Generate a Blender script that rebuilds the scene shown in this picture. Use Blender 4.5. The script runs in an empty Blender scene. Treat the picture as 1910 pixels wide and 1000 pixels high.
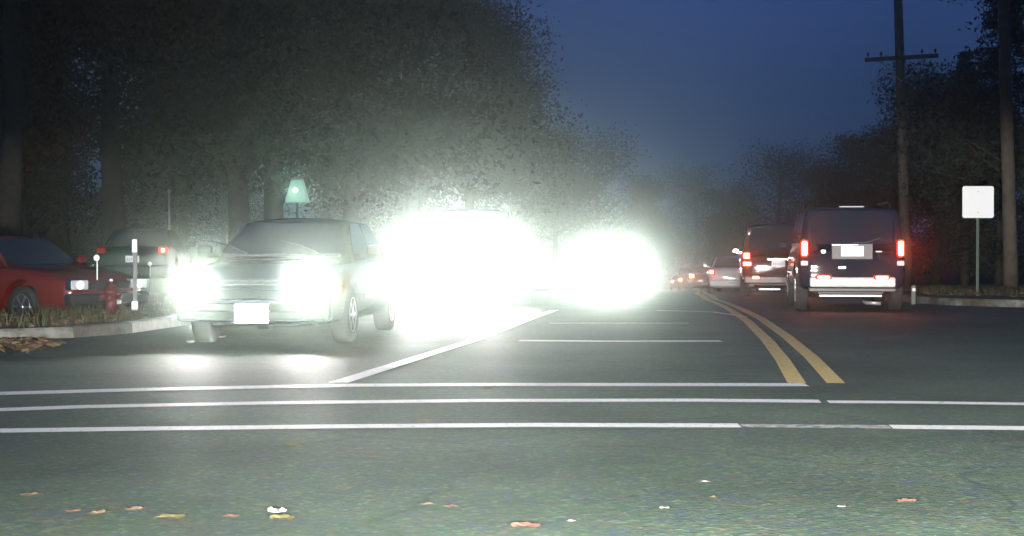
import bpy, bmesh, math, random
from mathutils import Vector, Matrix, noise
R = math.radians
C = bpy.context.scene.collection
sc = bpy.context.scene
random.seed(7)

# ---------------------------------------------------------------- camera
F = 3000.0            # focal length in photo pixels (1910 wide)
HZ = 460.0            # photo row of eye level
EYE = 1.05
cam = bpy.data.cameras.new('camera'); cam_o = bpy.data.objects.new('camera', cam); C.objects.link(cam_o)
cam.sensor_width = 36.0; cam.lens = 36.0 * F / 1910.0
cam.clip_start = 0.05; cam.clip_end = 3000
cam_o.location = (0, 0, EYE)
cam_o.rotation_euler = (R(90) - math.atan((500 - HZ) / F), 0, 0)
sc.camera = cam_o

# ---------------------------------------------------------------- dusk sky
W = bpy.data.worlds.new('World'); sc.world = W; W.use_nodes = True
nt = W.node_tree; bg = nt.nodes['Background']
# late dusk: an even deep blue, a little lighter low down, with faint uneven cloud
tc = nt.nodes.new('ShaderNodeTexCoord'); sp = nt.nodes.new('ShaderNodeSeparateXYZ'); nt.links.new(tc.outputs['Generated'], sp.inputs[0])
el = nt.nodes.new('ShaderNodeValToRGB'); e = el.color_ramp.elements
e[0].position = 0.0; e[0].color = (.050, .105, .260, 1); e[1].position = .55; e[1].color = (.016, .036, .12, 1)
k = e.new(.16); k.color = (.034, .072, .235, 1)
nt.links.new(sp.outputs[2], el.inputs['Fac'])
cl = nt.nodes.new('ShaderNodeTexNoise'); cl.inputs['Scale'].default_value = 5.0; cl.inputs['Detail'].default_value = 6
nt.links.new(tc.outputs['Generated'], cl.inputs['Vector'])
cm = nt.nodes.new('ShaderNodeMapRange'); cm.inputs[1].default_value = .3; cm.inputs[2].default_value = .7; cm.inputs[3].default_value = .75; cm.inputs[4].default_value = 1.25
nt.links.new(cl.outputs['Fac'], cm.inputs[0])
mu = nt.nodes.new('ShaderNodeMixRGB'); mu.blend_type = 'MULTIPLY'; mu.inputs[0].default_value = 1
nt.links.new(el.outputs[0], mu.inputs[1]); nt.links.new(cm.outputs[0], mu.inputs[2]); nt.links.new(mu.outputs[0], bg.inputs[0])
SKY = 1.0
bg.inputs[1].default_value = SKY
sc.view_settings.view_transform = 'Standard'
try: sc.view_settings.look = 'None'
except Exception: pass
sc.view_settings.exposure = 0.0
sc.view_settings.gamma = 1.0
sc.cycles.use_denoising = True
sc.cycles.use_adaptive_sampling = False
sc.cycles.max_bounces = 5
sc.cycles.volume_bounces = 0
sc.cycles.transparent_max_bounces = 8
sc.cycles.sample_clamp_indirect = 4.0
sc.cycles.caustics_reflective = False
sc.cycles.caustics_refractive = False
ADDED_HAZE_DENSITY = 0.006
HEAD = (1.0, 0.985, 0.95)
K_LOW, K_MID, K_FAR, K_OWN = 24.0, 170.0, 165.0, 2900.0
SHOW_LIGHTS = True

# ---------------------------------------------------------------- ground profile
def gz(Y):
    """The road runs level through the junction and then falls away."""
    if Y < 24: return 0.0
    if Y < 44: return -0.026 * (Y - 24) ** 2 / 40.0
    if Y < 170: return -0.26 - 0.026 * (Y - 44)
    return -3.536
def road_x(Y): return 0.105 * Y        # the road bears to the right
HEADING = 0.105
def P(px, py=None, Y=None):
    """A point on the ground from a photo pixel, or at a given distance."""
    if Y is None:
        Y = F * EYE / max(py - HZ, 1)
        for _ in range(60):
            Y = 0.5 * Y + 0.5 * F * (EYE - gz(Y)) / max(py - HZ, 1)
    return Vector(((px - 955.0) / F * Y, Y, gz(Y)))
def X(px, Y): return (px - 955.0) / F * Y
def Z(py, Y): return EYE - (py - HZ) / F * Y

# ---------------------------------------------------------------- materials
MATS = {}
def mat(name, color=(.5, .5, .5), rough=.6, metal=0.0, spec=.5, coat=0.0, emit=None, estr=0.0, trans=0.0):
    if name in MATS: return MATS[name]
    m = bpy.data.materials.new(name); m.use_nodes = True
    b = m.node_tree.nodes['Principled BSDF']
    b.inputs['Base Color'].default_value = (*color, 1)
    b.inputs['Roughness'].default_value = rough
    b.inputs['Metallic'].default_value = metal
    b.inputs['Specular IOR Level'].default_value = spec
    b.inputs['Coat Weight'].default_value = coat
    b.inputs['Coat Roughness'].default_value = .06
    b.inputs['Transmission Weight'].default_value = trans
    if emit:
        b.inputs['Emission Color'].default_value = (*emit, 1)
        b.inputs['Emission Strength'].default_value = estr
    MATS[name] = m
    return m
def mix_noise(m, c1, c2, scale=4.0, detail=6.0, lo=.4, hi=.6, bump=0.0, bscale=None, rough=None, coord='Object', c3=None, s3=1.0):
    t = m.node_tree; n = t.nodes; b = n['Principled BSDF']
    tc = n.new('ShaderNodeTexCoord')
    no = n.new('ShaderNodeTexNoise'); no.inputs['Scale'].default_value = scale; no.inputs['Detail'].default_value = detail
    no.inputs['Roughness'].default_value = .7
    t.links.new(tc.outputs[coord], no.inputs['Vector'])
    cr = n.new('ShaderNodeValToRGB'); cr.color_ramp.elements[0].position = lo; cr.color_ramp.elements[1].position = hi
    cr.color_ramp.elements[0].color = (*c1, 1); cr.color_ramp.elements[1].color = (*c2, 1)
    t.links.new(no.outputs['Fac'], cr.inputs['Fac'])
    out = cr.outputs['Color']
    if c3 is not None:
        n3 = n.new('ShaderNodeTexNoise'); n3.inputs['Scale'].default_value = s3; n3.inputs['Detail'].default_value = 4
        t.links.new(tc.outputs[coord], n3.inputs['Vector'])
        r3 = n.new('ShaderNodeMapRange'); r3.inputs[1].default_value = .5; r3.inputs[2].default_value = .66
        t.links.new(n3.outputs['Fac'], r3.inputs[0])
        mx = n.new('ShaderNodeMixRGB'); mx.inputs[2].default_value = (*c3, 1)
        t.links.new(r3.outputs[0], mx.inputs[0]); t.links.new(out, mx.inputs[1]); out = mx.outputs[0]
    t.links.new(out, b.inputs['Base Color'])
    if bump:
        nb = n.new('ShaderNodeTexNoise'); nb.inputs['Scale'].default_value = bscale or scale * 4; nb.inputs['Detail'].default_value = 3
        t.links.new(tc.outputs[coord], nb.inputs['Vector'])
        bp = n.new('ShaderNodeBump'); bp.inputs['Strength'].default_value = bump; bp.inputs['Distance'].default_value = .01
        t.links.new(nb.outputs['Fac'], bp.inputs['Height']); t.links.new(bp.outputs[0], b.inputs['Normal'])
    return m

def asphalt():
    m = mat('asphalt', (.05, .058, .05), .68, spec=.32)
    t = m.node_tree; n = t.nodes; b = n['Principled BSDF']
    tc = n.new('ShaderNodeTexCoord')
    v = n.new('ShaderNodeTexVoronoi'); v.inputs['Scale'].default_value = 42.0
    t.links.new(tc.outputs['Object'], v.inputs['Vector'])
    # mixed aggregate: blue grey, olive, brown and pale chips
    sep = n.new('ShaderNodeSeparateColor'); t.links.new(v.outputs['Color'], sep.inputs[0])
    cr = n.new('ShaderNodeValToRGB'); e = cr.color_ramp.elements
    e[0].position = 0; e[0].color = (.042, .066, .058, 1); e[1].position = 1; e[1].color = (.12, .15, .12, 1)
    for p, c in ((.25, (.064, .090, .056)), (.45, (.056, .070, .098)), (.6, (.072, .094, .070)), (.75, (.092, .084, .070)), (.9, (.084, .11, .082))):
        k = e.new(p); k.color = (*c, 1)
    t.links.new(sep.outputs[0], cr.inputs['Fac'])
    big = n.new('ShaderNodeTexNoise'); big.inputs['Scale'].default_value = .55; big.inputs['Detail'].default_value = 8
    t.links.new(tc.outputs['Object'], big.inputs['Vector'])
    rr = n.new('ShaderNodeMapRange'); rr.inputs[1].default_value = .3; rr.inputs[2].default_value = .7; rr.inputs[3].default_value = .8; rr.inputs[4].default_value = 1.6
    t.links.new(big.outputs['Fac'], rr.inputs[0])
    mu = n.new('ShaderNodeMixRGB'); mu.blend_type = 'MULTIPLY'; mu.inputs[0].default_value = 1
    t.links.new(cr.outputs[0], mu.inputs[1]); t.links.new(rr.outputs[0], mu.inputs[2])
    # coarse mottling of patches, sealed cracks and tyre-polished streaks
    v2 = n.new('ShaderNodeTexVoronoi'); v2.inputs['Scale'].default_value = 9.0; v2.inputs['Randomness'].default_value = 1
    t.links.new(tc.outputs['Object'], v2.inputs['Vector'])
    s2 = n.new('ShaderNodeSeparateColor'); t.links.new(v2.outputs['Color'], s2.inputs[0])
    c2 = n.new('ShaderNodeValToRGB'); c2.color_ramp.interpolation = 'CONSTANT'; e2 = c2.color_ramp.elements
    e2[0].position = 0; e2[0].color = (.74, 1.10, .80, 1); e2[1].position = .88; e2[1].color = (1.05, .98, .76, 1)
    for p, c in ((.25, (.76, .94, 1.05)), (.45, (.90, 1.12, .74)), (.7, (.82, 1.06, .84))):
        k = e2.new(p); k.color = (*c, 1)
    t.links.new(s2.outputs[1], c2.inputs['Fac'])
    m2 = n.new('ShaderNodeMixRGB'); m2.blend_type = 'MULTIPLY'; m2.inputs[0].default_value = .55
    t.links.new(mu.outputs[0], m2.inputs[1]); t.links.new(c2.outputs[0], m2.inputs[2])
    wv = n.new('ShaderNodeTexNoise'); wv.inputs['Scale'].default_value = 1.1; wv.inputs['Detail'].default_value = 3
    t.links.new(tc.outputs['Object'], wv.inputs['Vector'])
    vm = n.new('ShaderNodeVectorMath'); vm.operation = 'ADD'; t.links.new(tc.outputs['Object'], vm.inputs[0]); t.links.new(wv.outputs['Color'], vm.inputs[1])
    vc = n.new('ShaderNodeTexVoronoi'); vc.feature = 'DISTANCE_TO_EDGE'; vc.inputs['Scale'].default_value = .33
    t.links.new(vm.outputs[0], vc.inputs['Vector'])
    ck = n.new('ShaderNodeMapRange'); ck.inputs[1].default_value = .004; ck.inputs[2].default_value = .010; ck.inputs[3].default_value = .35; ck.inputs[4].default_value = 1.0
    t.links.new(vc.outputs['Distance'], ck.inputs[0])
    m3 = n.new('ShaderNodeMixRGB'); m3.blend_type = 'MULTIPLY'; m3.inputs[0].default_value = .35
    t.links.new(m2.outputs[0], m3.inputs[1]); t.links.new(ck.outputs[0], m3.inputs[2])
    t.links.new(m3.outputs[0], b.inputs['Base Color'])
    bp = n.new('ShaderNodeBump'); bp.inputs['Strength'].default_value = .3; bp.inputs['Distance'].default_value = .006
    t.links.new(v.outputs['Distance'], bp.inputs['Height']); t.links.new(bp.outputs[0], b.inputs['Normal'])
    return m
M_ASPH = asphalt()
M_WLINE = mix_noise(mat('white_road_paint', (.8, .8, .78), .5), (.30, .31, .30), (.90, .90, .88), 22, lo=.33, hi=.44, bump=.3, bscale=60)
M_WORN = mix_noise(mat('worn_white_road_paint', (.3, .3, .3), .6), (.08, .085, .08), (.6, .6, .58), 14, lo=.38, hi=.60, bump=.3, bscale=60)
M_YLINE = mix_noise(mat('yellow_road_paint', (.75, .55, .2), .5), (.66, .46, .12), (.90, .70, .28), 12, lo=.3, hi=.6, bump=.3, bscale=60)
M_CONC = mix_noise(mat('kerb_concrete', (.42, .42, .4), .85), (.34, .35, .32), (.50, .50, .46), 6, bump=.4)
M_WALK = mix_noise(mat('pavement_concrete', (.3, .3, .28), .9), (.10, .12, .12), (.17, .19, .18), 3, bump=.4)
M_SOIL = mix_noise(mat('verge_soil', (.08, .06, .04), .95), (.035, .032, .018), (.09, .065, .035), 5, lo=.35, hi=.65, bump=.8, c3=(.05, .07, .03), s3=.8)
M_FIELD = mix_noise(mat('grass_ground', (.04, .05, .025), .95), (.022, .03, .014), (.05, .055, .028), .8, lo=.35, hi=.65, bump=.6)
M_CHROME = mat('chrome', (.8, .8, .82), .16, 1.0)
M_GLASS = mat('dark_glass', (.012, .016, .022), .05, 0, .8, coat=.5)
M_BLACK = mat('black_plastic', (.02, .02, .022), .45)
M_RUB = mat('tyre_rubber', (.018, .018, .018), .85)
M_RIM = mat('alloy_rim', (.45, .46, .48), .3, .9)
M_PLATE = mat('plate_white', (.85, .85, .83), .4)
M_PLATEMARK = mat('plate_letters', (.35, .4, .5), .5)
M_HL = mat('headlight_glow', (.9, .9, .9), .1, emit=(1, .98, .93), estr=60)
M_HLGLINT = mat('headlight_glint_glow', (.9, .9, .9), .1, emit=(.93, .95, 1), estr=3.0)  # weak glow painted in for light thrown back by the red car's headlights
M_CLEAR = mat('clear_lens', (.55, .57, .6), .08, 0, .8, coat=1)
M_AMBER = mat('amber_lamp_glow', (.8, .35, .05), .15, emit=(1, .30, .03), estr=22)
M_REDLENS = mat('red_lens_glow', (.5, .01, .01), .15, emit=(1, .018, .012), estr=1.3)
M_REDCORE = mat('red_bulb_glow', (.8, .1, .05), .15, emit=(1, .16, .07), estr=26)
M_REDOFF = mat('red_reflector', (.55, .012, .01), .12, coat=1)
M_WOOD = mix_noise(mat('pole_wood', (.09, .07, .055), .9), (.05, .04, .032), (.13, .105, .08), 3, lo=.35, hi=.65, bump=.6)
M_BARK = mix_noise(mat('bark', (.06, .05, .04), .95), (.03, .026, .02), (.085, .07, .055), 4, lo=.35, hi=.65, bump=.8)
M_STEEL = mat('galvanised_steel', (.45, .46, .45), .42, .7)
M_SIGN = mat('sign_white', (.93, .93, .92), .3)

def paint(name, col, metal=.2, rough=.45):
    return mat(name, col, rough, metal, .3, coat=.8)

# ---------------------------------------------------------------- mesh helpers
def link_mesh(name, bm, m, parent=None, smooth=False):
    me = bpy.data.meshes.new(name); bm.to_mesh(me); bm.free()
    if smooth:
        for p in me.polygons: p.use_smooth = True
    me.materials.append(m)
    o = bpy.data.objects.new(name, me); C.objects.link(o)
    if parent: o.parent = parent
    return o
def from_data(name, vs, fs, m, parent=None, smooth=False):
    me = bpy.data.meshes.new(name); me.from_pydata(vs, [], fs); me.update()
    if smooth:
        for p in me.polygons: p.use_smooth = True
    me.materials.append(m)
    o = bpy.data.objects.new(name, me); C.objects.link(o)
    if parent: o.parent = parent
    return o
def tag(o, label=None, cat=None, group=None, kind=None):
    if label: o['label'] = label
    if cat: o['category'] = cat
    if group: o['group'] = group
    if kind: o['kind'] = kind
    return o
def thing(name, loc, label, cat, group=None, rz=0):
    o = bpy.data.objects.new(name, None); C.objects.link(o)
    o.location = loc; o.rotation_euler = (0, 0, rz); o.empty_display_size = .2
    return tag(o, label, cat, group)
def add_box(bm, c, s, bev=0.0, rot=None, segs=2):
    g = bmesh.ops.create_cube(bm, size=1.0)
    vs = g['verts']
    bmesh.ops.scale(bm, vec=s, verts=vs)
    if bev > 0:
        es = list({e for v in vs for e in v.link_edges})
        r = bmesh.ops.bevel(bm, geom=es, offset=bev, segments=segs, affect='EDGES', profile=.5)
        vs = list({v for f in r['faces'] for v in f.verts} | {v for v in vs if v.is_valid})
        allv = set(vs); st = list(vs)
        while st:
            v = st.pop()
            for e in v.link_edges:
                w = e.other_vert(v)
                if w not in allv: allv.add(w); st.append(w)
        vs = list(allv)
    if rot is not None: bmesh.ops.rotate(bm, cent=(0, 0, 0), matrix=rot, verts=vs)
    bmesh.ops.translate(bm, vec=c, verts=vs)
def box(name, c, s, m, parent=None, bev=0.0, rot=None):
    bm = bmesh.new(); add_box(bm, c, s, bev, rot); return link_mesh(name, bm, m, parent, False)
def add_lathe(bm, prof, n=28, axis='Z', c=(0, 0, 0), cap=True):
    rings = []
    for r, h in prof:
        ring = []
        for i in range(n):
            a = 2 * math.pi * i / n
            p = (r * math.cos(a), r * math.sin(a), h)
            if axis == 'X': p = (p[2], p[0], p[1])
            if axis == 'Y': p = (p[0], p[2], p[1])
            ring.append(bm.verts.new(Vector(p) + Vector(c)))
        rings.append(ring)
    for a, b in zip(rings, rings[1:]):
        for i in range(n): bm.faces.new((a[i], a[(i + 1) % n], b[(i + 1) % n], b[i]))
    if cap:
        bm.faces.new(rings[0][::-1]); bm.faces.new(rings[-1])
def add_tube(bm, pts, rad, n=8, cap=True):
    pts = [Vector(p) for p in pts]
    if not hasattr(rad, '__len__'): rad = [rad] * len(pts)
    rings = []
    for i, p in enumerate(pts):
        d = (pts[min(i + 1, len(pts) - 1)] - pts[max(i - 1, 0)]).normalized()
        u = d.cross(Vector((0, 1, .13))).normalized(); v = d.cross(u)
        rings.append([bm.verts.new(p + rad[i] * (math.cos(2 * math.pi * k / n) * u + math.sin(2 * math.pi * k / n) * v)) for k in range(n)])
    for a, b in zip(rings, rings[1:]):
        for k in range(n): bm.faces.new((a[k], a[(k + 1) % n], b[(k + 1) % n], b[k]))
    if cap: bm.faces.new(rings[0][::-1]); bm.faces.new(rings[-1])
def fix(bm): bmesh.ops.recalc_face_normals(bm, faces=bm.faces)

# ---------------------------------------------------------------- setting
def sheet(name, xs, ys, zf, m, kind='structure', parent=None):
    vs = [(x, y, zf(x, y)) for y in ys for x in xs]
    nx = len(xs); fs = [(j * nx + i, j * nx + i + 1, (j + 1) * nx + i + 1, (j + 1) * nx + i) for j in range(len(ys) - 1) for i in range(nx - 1)]
    o = from_data(name, vs, fs, m, parent, True)
    o['kind'] = kind
    return o
def frange(a, b, s):
    out = []; x = a
    while x < b: out.append(x); x += s
    out.append(b); return out
ys_g = frange(-60, 20, 10) + frange(22, 60, 2) + frange(64, 180, 4) + [220, 300, 450, 700, 1100]
sheet('ground', frange(-700, 700, 50), ys_g, lambda x, y: gz(y) - .10 + (max(0, y - 220) * .0), M_FIELD)

def poly_strip(name, left, right, m, dz, kind='structure'):
    vs = []; fs = []
    for a, b in zip(left, right):
        vs += [(a[0], a[1], gz(a[1]) + dz), (b[0], b[1], gz(b[1]) + dz)]
    for i in range(len(left) - 1): fs.append((2 * i, 2 * i + 1, 2 * i + 3, 2 * i + 2))
    o = from_data(name, vs, fs, m, None, True); o['kind'] = kind; return o
# kerb lines (world): the left kerb comes down the road, bends round the corner and goes left; the right likewise
def lk(Y): return -4.45 + .105 * (Y - 21)      # left road edge
def rk(Y): return 7.75 + .105 * (Y - 32)       # right road edge
left_kerb = [(lk(Y), Y) for Y in frange(23, 168, 5)][::-1] + [(-4.40, 21.3), (-4.62, 19.6), (-5.05, 18.5), (-5.9, 17.9), (-7.5, 17.7), (-12, 17.9), (-40, 19.2)]
right_kerb = [(rk(Y), Y) for Y in frange(33, 168, 5)][::-1] + [(7.7, 31.0), (8.0, 29.4), (8.7, 28.3), (9.8, 27.8), (12, 27.6), (20, 27.2), (60, 25.5)]
# road: one asphalt sheet for the cross street and one for the street ahead
poly_strip('cross_street', [(x, -30) for x in (-40, -20, -12, -7.5, -5.9, -5.0, 9.8, 12, 20, 60)],
           [(-40, 19.4), (-20, 18.6), (-12, 18.1), (-7.5, 17.9), (-5.9, 18.1), (-5.0, 19), (9.8, 19), (12, 19), (20, 19), (60, 19)], M_ASPH, 0.0)
Yr = [19, 21, 23.5] + frange(25, 60, 2.5) + frange(65, 170, 5)
poly_strip('street', [(lk(Y) - .12, Y) for Y in Yr], [(rk(Y) + .12 if Y > 31 else 62, Y) if Y > 31 else ((62, Y) if Y < 27 else (9.9 if Y < 29.5 else 8.0, Y)) for Y in Yr], M_ASPH, -.004)

def kerb(name, line, side, km):
    """stone kerb 0.15 m wide and 0.12 m high along a line; side +1 puts it left of the travel direction"""
    bm = bmesh.new(); prev = None
    pts = [Vector((x, y, gz(y))) for x, y in line]
    # refine
    fine = []
    for a, b in zip(pts, pts[1:]):
        k = max(1, int((b - a).length / 1.2))
        for i in range(k): q = a.lerp(b, i / k); q.z = gz(q.y); fine.append(q)
    fine.append(pts[-1])
    for i, p in enumerate(fine):
        d = (fine[min(i + 1, len(fine) - 1)] - fine[max(i - 1, 0)]); d.z = 0; d.normalize()
        nrm = Vector((-d.y, d.x, 0)) * side
        sec = [(0, -.1), (0.012, .10), (.03, .125), (.16, .13), (.16, -.1)]
        ring = [bm.verts.new(p + nrm * a + Vector((0, 0, b))) for a, b in sec]
        if prev:
            for k in range(len(sec) - 1): bm.faces.new((prev[k], prev[k + 1], ring[k + 1], ring[k]))
        prev = ring
    fix(bm)
    o = link_mesh(name, bm, km); o['kind'] = 'structure'; return o
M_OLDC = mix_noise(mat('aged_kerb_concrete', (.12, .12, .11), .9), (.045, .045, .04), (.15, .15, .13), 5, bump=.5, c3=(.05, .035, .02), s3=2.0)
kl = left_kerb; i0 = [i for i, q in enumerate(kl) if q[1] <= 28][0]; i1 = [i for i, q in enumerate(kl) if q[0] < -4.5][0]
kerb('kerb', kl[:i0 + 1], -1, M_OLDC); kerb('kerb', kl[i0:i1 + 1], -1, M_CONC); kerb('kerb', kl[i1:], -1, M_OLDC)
kerb('kerb', right_kerb, 1, M_OLDC)

def verge(name, line, outer, m):
    vs = []; fs = []
    for (a, b) in zip(line, outer):
        for k in range(9):
            t = (k / 8) ** 2
            x = a[0] + (b[0] - a[0]) * t; y = a[1] + (b[1] - a[1]) * t
            vs.append((x, y, gz(y) + .105 + .05 * min(1, t * 4) + (noise.noise(Vector((x * .6, y * .6, 0))) * .05 if k else 0)))
    for i in range(len(line) - 1):
        for k in range(8): q = i * 9 + k; fs.append((q, q + 1, q + 10, q + 9))
    o = from_data(name, vs, fs, m, None, True); o['kind'] = 'structure'; return o
def fine2(line):
    out = []
    for a, b in zip(line, line[1:]):
        k = max(1, int(math.dist(a, b) / 2.0))
        for i in range(k): out.append((a[0] + (b[0] - a[0]) * i / k, a[1] + (b[1] - a[1]) * i / k))
    return out + [line[-1]]
def seg_d(px_, py_, line):
    best = 1e9; sgn = 1
    for a, b in zip(line, line[1:]):
        ax, ay = a; bx, by = b; dx, dy = bx - ax, by - ay; q = max(0, min(1, ((px_ - ax) * dx + (py_ - ay) * dy) / (dx * dx + dy * dy)))
        cx, cy = ax + q * dx - px_, ay + q * dy - py_; d = cx * cx + cy * cy
        if d < best: best = d; sgn = 1 if dx * (py_ - ay) - dy * (px_ - ax) < 0 else -1
    return sgn * best ** .5
def left_h(x, y):
    d = seg_d(x, y, left_kerb)
    if d < (.17 if y < 26 else .5): return gz(y) - .06
    if d < 2.2: return gz(y) + .115 + .03 * noise.noise(Vector((x * .8, y * .8, 0)))
    q = min(1, (d - 2.2) / 1.6); q = q * q * (3 - 2 * q)
    return gz(y) + .115 - .195 * q + .02 * noise.noise(Vector((x * .8, y * .8, 0)))
sheet('verge', frange(-44, -12, 2) + frange(-11.8, -1, .2)[:-1] + frange(-1, 14, 1), frange(17.4, 26, .2) + frange(26.5, 60, .8) + frange(64, 168, 4), left_h, M_SOIL)
rkf = [(x + (.14 if y > 29 else .05), y + (.14 if y < 29.5 else .03)) for x, y in fine2(right_kerb)]
verge('verge', rkf, [(90, max(y, 29) + 6) if y > 28.5 else (x * 1.2 + 40, 90) for x, y in rkf], M_SOIL)
# low parking lot where the red car stands
poly_strip('parking_lot', [(-60, 21.8), (-8.2, 21.8)], [(-60, 34), (-7.4, 34)], M_WALK, -.065)

# road markings, each sheet 4 mm above the asphalt
def marking(name, pts, width, m, z=.005):
    left, right = [], []
    fine = []
    for a, b in zip(pts, pts[1:]):
        k = max(1, int((Vector(b) - Vector(a)).length / .8))
        for i in range(k): fine.append(Vector(a).lerp(Vector(b), i / k))
    fine.append(Vector(pts[-1]))
    for i, p in enumerate(fine):
        d = fine[min(i + 1, len(fine) - 1)] - fine[max(i - 1, 0)]; d.z = 0; d.normalize()
        nn = Vector((-d.y, d.x, 0)) * width / 2
        left.append((p.x - nn.x, p.y - nn.y)); right.append((p.x + nn.x, p.y + nn.y))
    return poly_strip(name, left, right, m, z)
def PX(*pp): return [P(x, y) for x, y in pp]
marking('stop_line_marking', PX((-60, 737), (300, 727), (640, 720), (900, 718.5), (1505, 719)), .27, M_WLINE)
marking('crosswalk_line_marking', PX((-60, 768), (160, 760), (500, 753), (900, 748.5), (1300, 748), (1530, 750)), .22, M_WLINE)
marking('crosswalk_line_marking', PX((1545, 751), (1700, 752), (1910, 755), (2100, 758), (3000, 768)), .18, M_WLINE)
marking('crosswalk_line_marking', PX((-60, 806), (300, 801), (640, 797), (1000, 794.5), (1380, 795.5)), .21, M_WLINE)
marking('crosswalk_line_marking', PX((1383, 795.6), (1660, 798)), .17, M_WORN)
marking('crosswalk_line_marking', PX((1663, 798), (1910, 800.5), (2100, 803), (3000, 812)), .21, M_WLINE)
lane_a = PX((630, 716), (870, 640)) 
dirn = Vector((.105, 1, 0))
marking('lane_line_marking', [lane_a[0], lane_a[1], lane_a[1] + dirn * 9 + Vector((.25, 0, 0))], .16, M_WLINE, .009)
for y0 in (38, 50, 62, 74, 86, 100):
    marking('lane_line_marking', [Vector((-.5 + .25 + .11 * (y0 - 17.5), y0, 0)), Vector((-.25 + .11 * (y0 - 14.5), y0 + 3, 0))], .13, M_WLINE, .009)
marking('stop_line_marking', PX((968, 636), (1160, 637.5), (1345, 637)), .26, M_WLINE)
marking('crosswalk_line_marking', PX((1025, 603.5), (1285, 603.5)), .2, M_WORN)
yl = PX((1487, 716), (1460, 672), (1432, 636), (1395, 600), (1352, 573), (1316, 558))
yr = PX((1560, 716), (1515, 668), (1470, 630), (1420, 595), (1372, 572), (1335, 558.5))
far_y = [(Y, 3.75 + .118 * (Y - 32)) for Y in (50, 70, 100, 160)]
marking('yellow_line_marking', yl + [Vector((x - .14, Y, 0)) for Y, x in far_y], .14, M_YLINE, .005)
marking('yellow_line_marking', yr + [Vector((x + .14, Y, 0)) for Y, x in far_y], .14, M_YLINE, .005)
marking('edge_line_marking', PX((1392, 592), (1330, 583), (1270, 581), (1225, 580)), .10, M_WLINE, .009)

# ---------------------------------------------------------------- vehicles
def loft_body(st, name, m, parent, wells=()):
    """st: stations (y, half width, z bottom, z belt, z top).  The lower shell of the car."""
    bm = bmesh.new(); rings = []
    for (y, w, zb, zs, zt) in st:
        h = zs - zb
        half = [(w * .80, zb), (w * .955, zb + h * .10), (w * .99, zb + h * .32), (w, zb + h * .62), (w * .985, zb + h * .86), (w * .93, zs), (w * .72, zs + (zt - zs) * .62), (w * .36, zt)]
        full = half + [(-x, z) for x, z in half[::-1]]
        rings.append([bm.verts.new((x, y, z)) for x, z in full])
    n = len(rings[0])
    for a, b in zip(rings, rings[1:]):
        for i in range(n): bm.faces.new((a[i], a[(i + 1) % n], b[(i + 1) % n], b[i]))
    bm.faces.new(rings[0][::-1]); bm.faces.new(rings[-1])
    fix(bm)
    o = link_mesh(name, bm, m, parent, True)
    sub = o.modifiers.new('s', 'SUBSURF'); sub.levels = 2; sub.render_levels = 2
    if wells:
        cb = bmesh.new()
        for (y, r, x0, x1) in wells:
            add_lathe(cb, [(r, x0), (r, x1)], 28, 'X', (0, y, r * .93))
        fix(cb)
        cut = link_mesh('cutter', cb, M_BLACK)
        cut.parent = parent
        b = o.modifiers.new('b', 'BOOLEAN'); b.operation = 'DIFFERENCE'; b.object = cut; b.solver = 'EXACT'
        bpy.context.view_layer.update()
        dg = bpy.context.evaluated_depsgraph_get()
        me = bpy.data.meshes.new_from_object(o.evaluated_get(dg))
        o.modifiers.clear(); old = o.data; o.data = me; me.materials.clear(); me.materials.append(m)
        bpy.data.objects.remove(cut); bpy.data.meshes.remove(old)
        bm = bmesh.new(); bm.from_mesh(me)
        for f in bm.faces: f.smooth = True
        for e in bm.edges:
            if len(e.link_faces) == 2 and e.calc_face_angle(0) > R(38): e.smooth = False
        bm.to_mesh(me); bm.free()
    return o
def quad_pane(name, pts, m, parent, off=.006, inset=.0, thick=.012):
    """A pane on the plane of four points, grown off it by its thickness."""
    p = [Vector(q) for q in pts]; c = sum(p, Vector()) / 4
    n = (p[1] - p[0]).cross(p[3] - p[0]).normalized()
    p = [c + (q - c) * (1 - inset) for q in p]
    # rounded corners
    out = []
    for i in range(4):
        a, b, d = p[i - 1], p[i], p[(i + 1) % 4]
        for t in (0, .33, .67, 1):
            q1 = b + (a - b) * .10 * (1 - t); q2 = b + (d - b) * .10 * t
            out.append(q1 + (q2 - b))
    bm = bmesh.new()
    f = [bm.verts.new(q + n * (off + thick)) for q in out]; g = [bm.verts.new(q + n * (off - .02)) for q in out]
    bm.faces.new(f); bm.faces.new(g[::-1])
    for i in range(len(f)): bm.faces.new((f[i], g[i], g[(i + 1) % len(f)], f[(i + 1) % len(f)]))
    fix(bm)
    return link_mesh(name, bm, m, parent)
def wheel(parent, x, y, r, w):
    s = 1 if x > 0 else -1
    bm = bmesh.new()
    add_lathe(bm, [(r * .62, x - w / 2 * s), (r * .93, x - w / 2 * s), (r, x - w * .36 * s), (r, x + w * .36 * s), (r * .93, x + w / 2 * s), (r * .64, x + w * .46 * s)], 32, 'X', (0, y, r))
    fix(bm); t = link_mesh('wheel', bm, M_RUB, parent, True)
    bm = bmesh.new()
    add_lathe(bm, [(r * .64, x + w * .40 * s), (r * .60, x + w * .50 * s), (r * .54, x + w * .42 * s), (r * .54, x + w * .2 * s)], 32, 'X', (0, y, r))
    for k in range(6):
        a = k * math.pi / 3
        add_box(bm, (x + w * .40 * s, y + math.cos(a) * r * .30, r + math.sin(a) * r * .30), (.03, r * .56, r * .13), .008, Matrix.Rotation(a, 3, 'X'))
    add_lathe(bm, [(r * .16, x + w * .3 * s), (r * .15, x + w * .52 * s)], 16, 'X', (0, y, r))
    fix(bm); link_mesh('rim', bm, M_RIM, t, True)

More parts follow.
